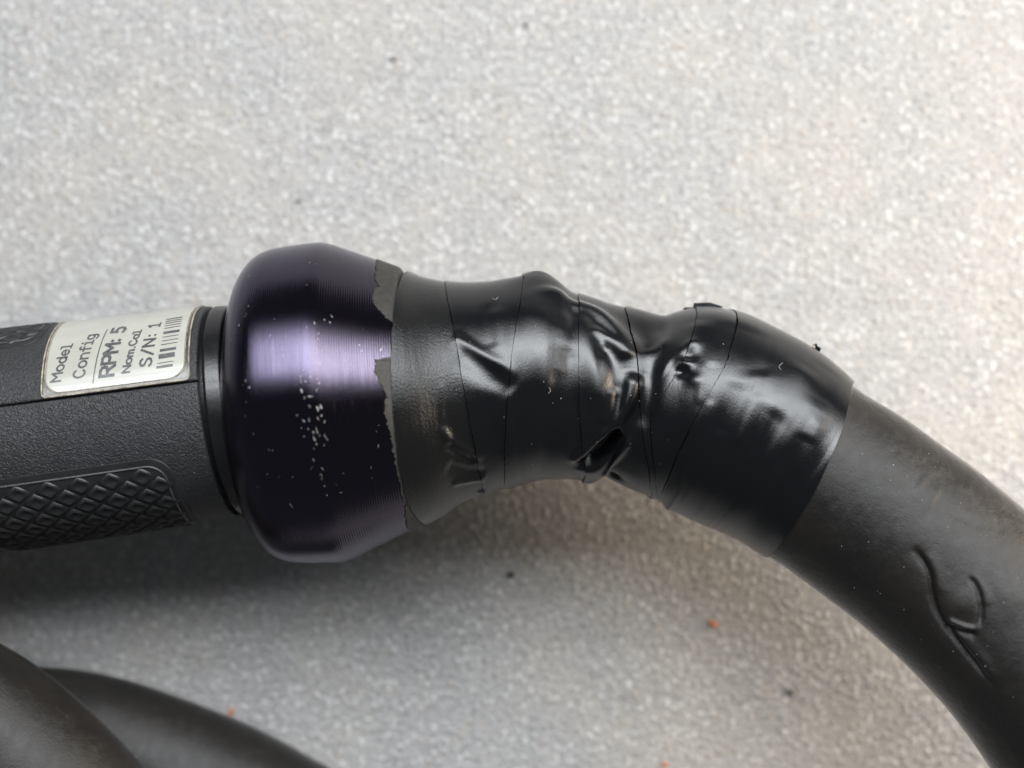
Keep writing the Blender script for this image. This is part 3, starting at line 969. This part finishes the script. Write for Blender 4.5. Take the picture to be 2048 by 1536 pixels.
core = tape_core()
core["label"] = "glossy black electrical tape wound round the joint"
for k in range(len(E) - 1): tape_turn(k, core)

# loose tape ends behind the bulge
def slab(name, pts, thick, mat, parent):
    """small prism: outline pts (u space, x,y,z) extruded along -z"""
    bm = bmesh.new()
    top = [bm.verts.new(Vector(W(np.array(p)))) for p in pts]
    bot = [bm.verts.new(Vector(W(np.array(p) - np.array([0, 0, thick])))) for p in pts]
    bm.faces.new(top); bm.faces.new(bot[::-1])
    n = len(pts)
    for i in range(n): bm.faces.new((top[i], bot[i], bot[(i + 1) % n], top[(i + 1) % n]))
    bmesh.ops.recalc_face_normals(bm, faces=bm.faces[:])
    me = bpy.data.meshes.new(name); bm.to_mesh(me); bm.free()
    return link(name, me, mat, parent)
def at_h(px, py, z):
    k = (DCAM - z) / DCAM
    return (( px - 1024) * k, (768 - py) * k, z)
for pl, z in (([(1362, 634), (1369, 624), (1392, 623), (1396, 640), (1372, 650)], 20), ([(1386, 630), (1388, 615), (1420, 614), (1446, 622), (1420, 645)], 34),
              ([(1486, 640), (1491, 636), (1548, 664), (1588, 684), (1599, 688), (1605, 697), (1590, 705), (1530, 680)], 26)):
    slab("loose_tape_end", [at_h(x, y - 9, z) for x, y in pl], 9, M['tape'], core)
def burr():
    pts = [(1612, 706), (1624, 704), (1626, 698), (1630, 697), (1633, 703), (1639, 706), (1637, 712), (1635, 722), (1646, 732), (1666, 744), (1668, 748), (1655, 748), (1630, 735)]
    return slab("loose_tape_end", [at_h(x + 3, y - 10, 40 + 4 * math.sin(3 * i)) for i, (x, y) in enumerate(pts)], 12, M['tape'], core)
burr()

# ---- cable
hfe = [
    ([(1828, 1095), (1842, 1114), (1860, 1148), (1867, 1195), (1880, 1235), (1910, 1278), (1955, 1335), (1996, 1388)], 4.2, -8),
    ([(1820, 1085), (1850, 1130), (1860, 1190), (1885, 1250), (1940, 1325), (2000, 1400)], 11, -2.5),
    ([(1850, 1105), (1874, 1150), (1882, 1195)], 9, 2.5), ([(1930, 1285), (1960, 1315), (1992, 1368)], 9, 3.5),
    ([(1922, 1212)], 24, 5), ([(1892, 1238), (1925, 1253), (1958, 1262)], 4, 6), ([(1890, 1250), (1925, 1266), (1960, 1272)], 5, -6),
    ([(1938, 1150), (1955, 1178), (1963, 1215), (1960, 1262)], 4, -6), ([(1940, 1150), (1968, 1185), (1972, 1215)], 7, 2),
    ([(1830, 970), (1880, 1005)], 20, 2.0), ([(1880, 1014), (1930, 1037), (1970, 1060)], 8, -1.5), ([(1770, 910), (1850, 985)], 26, 1.2),
    ([(1985, 1195), (2060, 1190), (2120, 1180)], 22, 2.5),
]
fh = features(main, hfe)
hz1 = VNoise(70, 7, 11); hz2 = VNoise(22, 18, 12); hz3 = VNoise(9, 60, 13)
class HoseSurf(Tube):
    def __init__(self):
        self.__dict__.update(main.__dict__)
        self.disp = lambda s, th: fh(np.asarray(s, float), np.asarray(th, float)) + 0.8 * hz1(s, th) + 0.22 * hz2(s, th) + 0.2 * hz3(s, th)
    def R0(self, s, th):
        return 188.0 + 0 * np.asarray(s, float) + 0 * np.asarray(th, float)
hs = HoseSurf()
cable = link("cable", hs.sheet(s_at(1560, 900), main.s[-1], 420, 420, -1.0, name="cable"), M['hose'], tool)

# ---- dust and lint on the tool
def dust():
    V_, F = [], []
    def speck(tube, px, py, r, off):
        s, th = tube.inv(px, py)
        p, a, b, n = tube.frame(s, th)
        p = p + n * off
        base = len(V_)
        k = 5; ph = random.random() * 6
        V_.append(W(p + n * r * 0.6))
        for i in range(k):
            an = ph + 2 * math.pi * i / k; f = random.uniform(.6, 1.2) * r
            V_.append(W(p + f * (math.cos(an) * a + math.sin(an) * b)))
        for i in range(k): F.append((base, base + 1 + i, base + 1 + (i + 1) % k))
    for _ in range(70): speck(ts, random.uniform(860, 1660), random.uniform(650, 1020) , random.uniform(.5, 1.15), 2.5)
    for _ in range(12): speck(cs, random.uniform(500, 770), random.uniform(560, 1060), random.uniform(.3, .65), .3)
    for _ in range(55): speck(hs, random.uniform(1680, 2040), random.uniform(900, 1400), random.uniform(.6, 1.3), .2)
    for _ in range(45): speck(handle, random.uniform(5, 390), random.uniform(790, 1060), random.uniform(.5, 1.0), .8)
    for x, y in [] and [(960, 815), (945, 820), (938, 812), (965, 830), (950, 838), (955, 826), (930, 828), (968, 812), (943, 835), (925, 818), (959, 842), (970, 822)]:
        for _ in range(4): speck(ts, x + random.gauss(0, 6), y + random.gauss(0, 6), random.uniform(.5, 1.1), 3.0)
    o = link("dust", mesh("dust", V_, F, False), M['dust'], tool); o["kind"] = "stuff"
dust()
# lint fibres
for pts in ([(1098, 775), (1101, 781), (1097, 786)], [(985, 600), (992, 602), (996, 597)], [(1563, 728), (1556, 735), (1560, 742)]):
    q = np.array([ts.inv(*p) for p in pts]); q = catmull(q, 6)
    link("lint", surf_tube_mesh("lint", ts, q, 0.38, 4.0, 5), M['dust'], tool)

# ------------------------------------------------------------------ cable loops lying lower left
def loop(name, pts, r, label):
    pts = np.array(pts, float)
    t = Tube(pts, np.full(len(pts), r) * DCAM / (DCAM - pts[:, 2]), 20)
    n1 = VNoise(80, 6, int(r + abs(pts[0][1])) % 99); n2 = VNoise(25, 16, 5)
    t.disp = lambda s, th: 1.2 * n1(s, th) + 0.4 * n2(s, th)
    o = link(name, t.sheet(0, t.s[-1], int(t.s[-1] / 5), 200, 0, name=name), M['loop'])
    tag(o, label, "cable", "cable loops in the lower left corner")
    return o
loop("cable_loop", [(-420, 1290, 0), (-250, 1345, 45), (-89, 1424, 53), (-22, 1467, 54), (80, 1552, 53), (173, 1652, 44), (280, 1800, 10), (360, 1960, -40)], 150,
     "dark cable loop in the lower left corner, lying on top of the other")
loop("cable_loop", [(-420, 1560, -249), (-250, 1505, -249), (-80, 1474, -249), (66, 1472, -249), (188, 1489, -249), (398, 1562, -249), (578, 1653, -249), (760, 1770, -249), (900, 1900, -249)], 150,
     "brownish cable loop lying flat on the tabletop, partly under another loop")

# ------------------------------------------------------------------ crumbs and shavings on the board
def bit(name, px, py, size, mat, label, cat, group):
    z = -HB
    k = (DCAM - z) / DCAM
    bm = bmesh.new()
    bmesh.ops.create_icosphere(bm, subdivisions=2, radius=1.0)
    sx, sy, sz, rot = size
    for v in bm.verts:
        f = 1 + 0.25 * math.sin(5 * v.co.x + px) * math.cos(4 * v.co.y + py)
        v.co = Vector((v.co.x * sx * f, v.co.y * sy * f, (v.co.z + 0.9) * sz)) * U * k
    me = bpy.data.meshes.new(name); bm.to_mesh(me); bm.free()
    o = link(name, me, mat)
    o.location = ((px - 1024) * k * U, (768 - py) * k * U, 0)
    o.rotation_euler = (0, 0, rot)
    tag(o, label, cat, group)
bit("crumb", 1021, 1149, (7, 6, 4, 0), M['crumb'], "round black crumb on the tabletop below the tape", "crumb", "dark crumbs on the tabletop")
bit("crumb", 1580, 1384, (8, 4.5, 3, -0.5), M['crumb'], "dark crumb on the tabletop inside the cable bend", "crumb", "dark crumbs on the tabletop")
bit("crumb", 787, 118, (7, 5, 3, 0.3), M['greycrumb'], "faint dark crumb near the top edge above the collar", "crumb", "dark crumbs on the tabletop")
bit("crumb", 598, 402, (8, 4, 3, 0.9), M['greycrumb'], "small dark crumb on the tabletop just above the purple collar", "crumb", "dark crumbs on the tabletop")
bit("crumb", 1052, 50, (6, 5, 3, 0.9), M['greycrumb'], "tiny dark crumb at the top middle of the tabletop", "crumb", "dark crumbs on the tabletop")
bit("orange_shaving", 1426, 1247, (11, 5, 3.5, -0.5), M['orange'], "orange shaving on the tabletop below the taped joint", "shaving", "orange shavings on the tabletop")
bit("orange_shaving", 463, 1424, (4, 9, 3.5, -0.3), M['orange'], "orange shaving beside the brownish cable loop", "shaving", "orange shavings on the tabletop")
bit("orange_shaving", 1330, 1528, (7, 4, 3, 0.3), M['orange'], "orange shaving at the bottom edge of the picture", "shaving", "orange shavings on the tabletop")
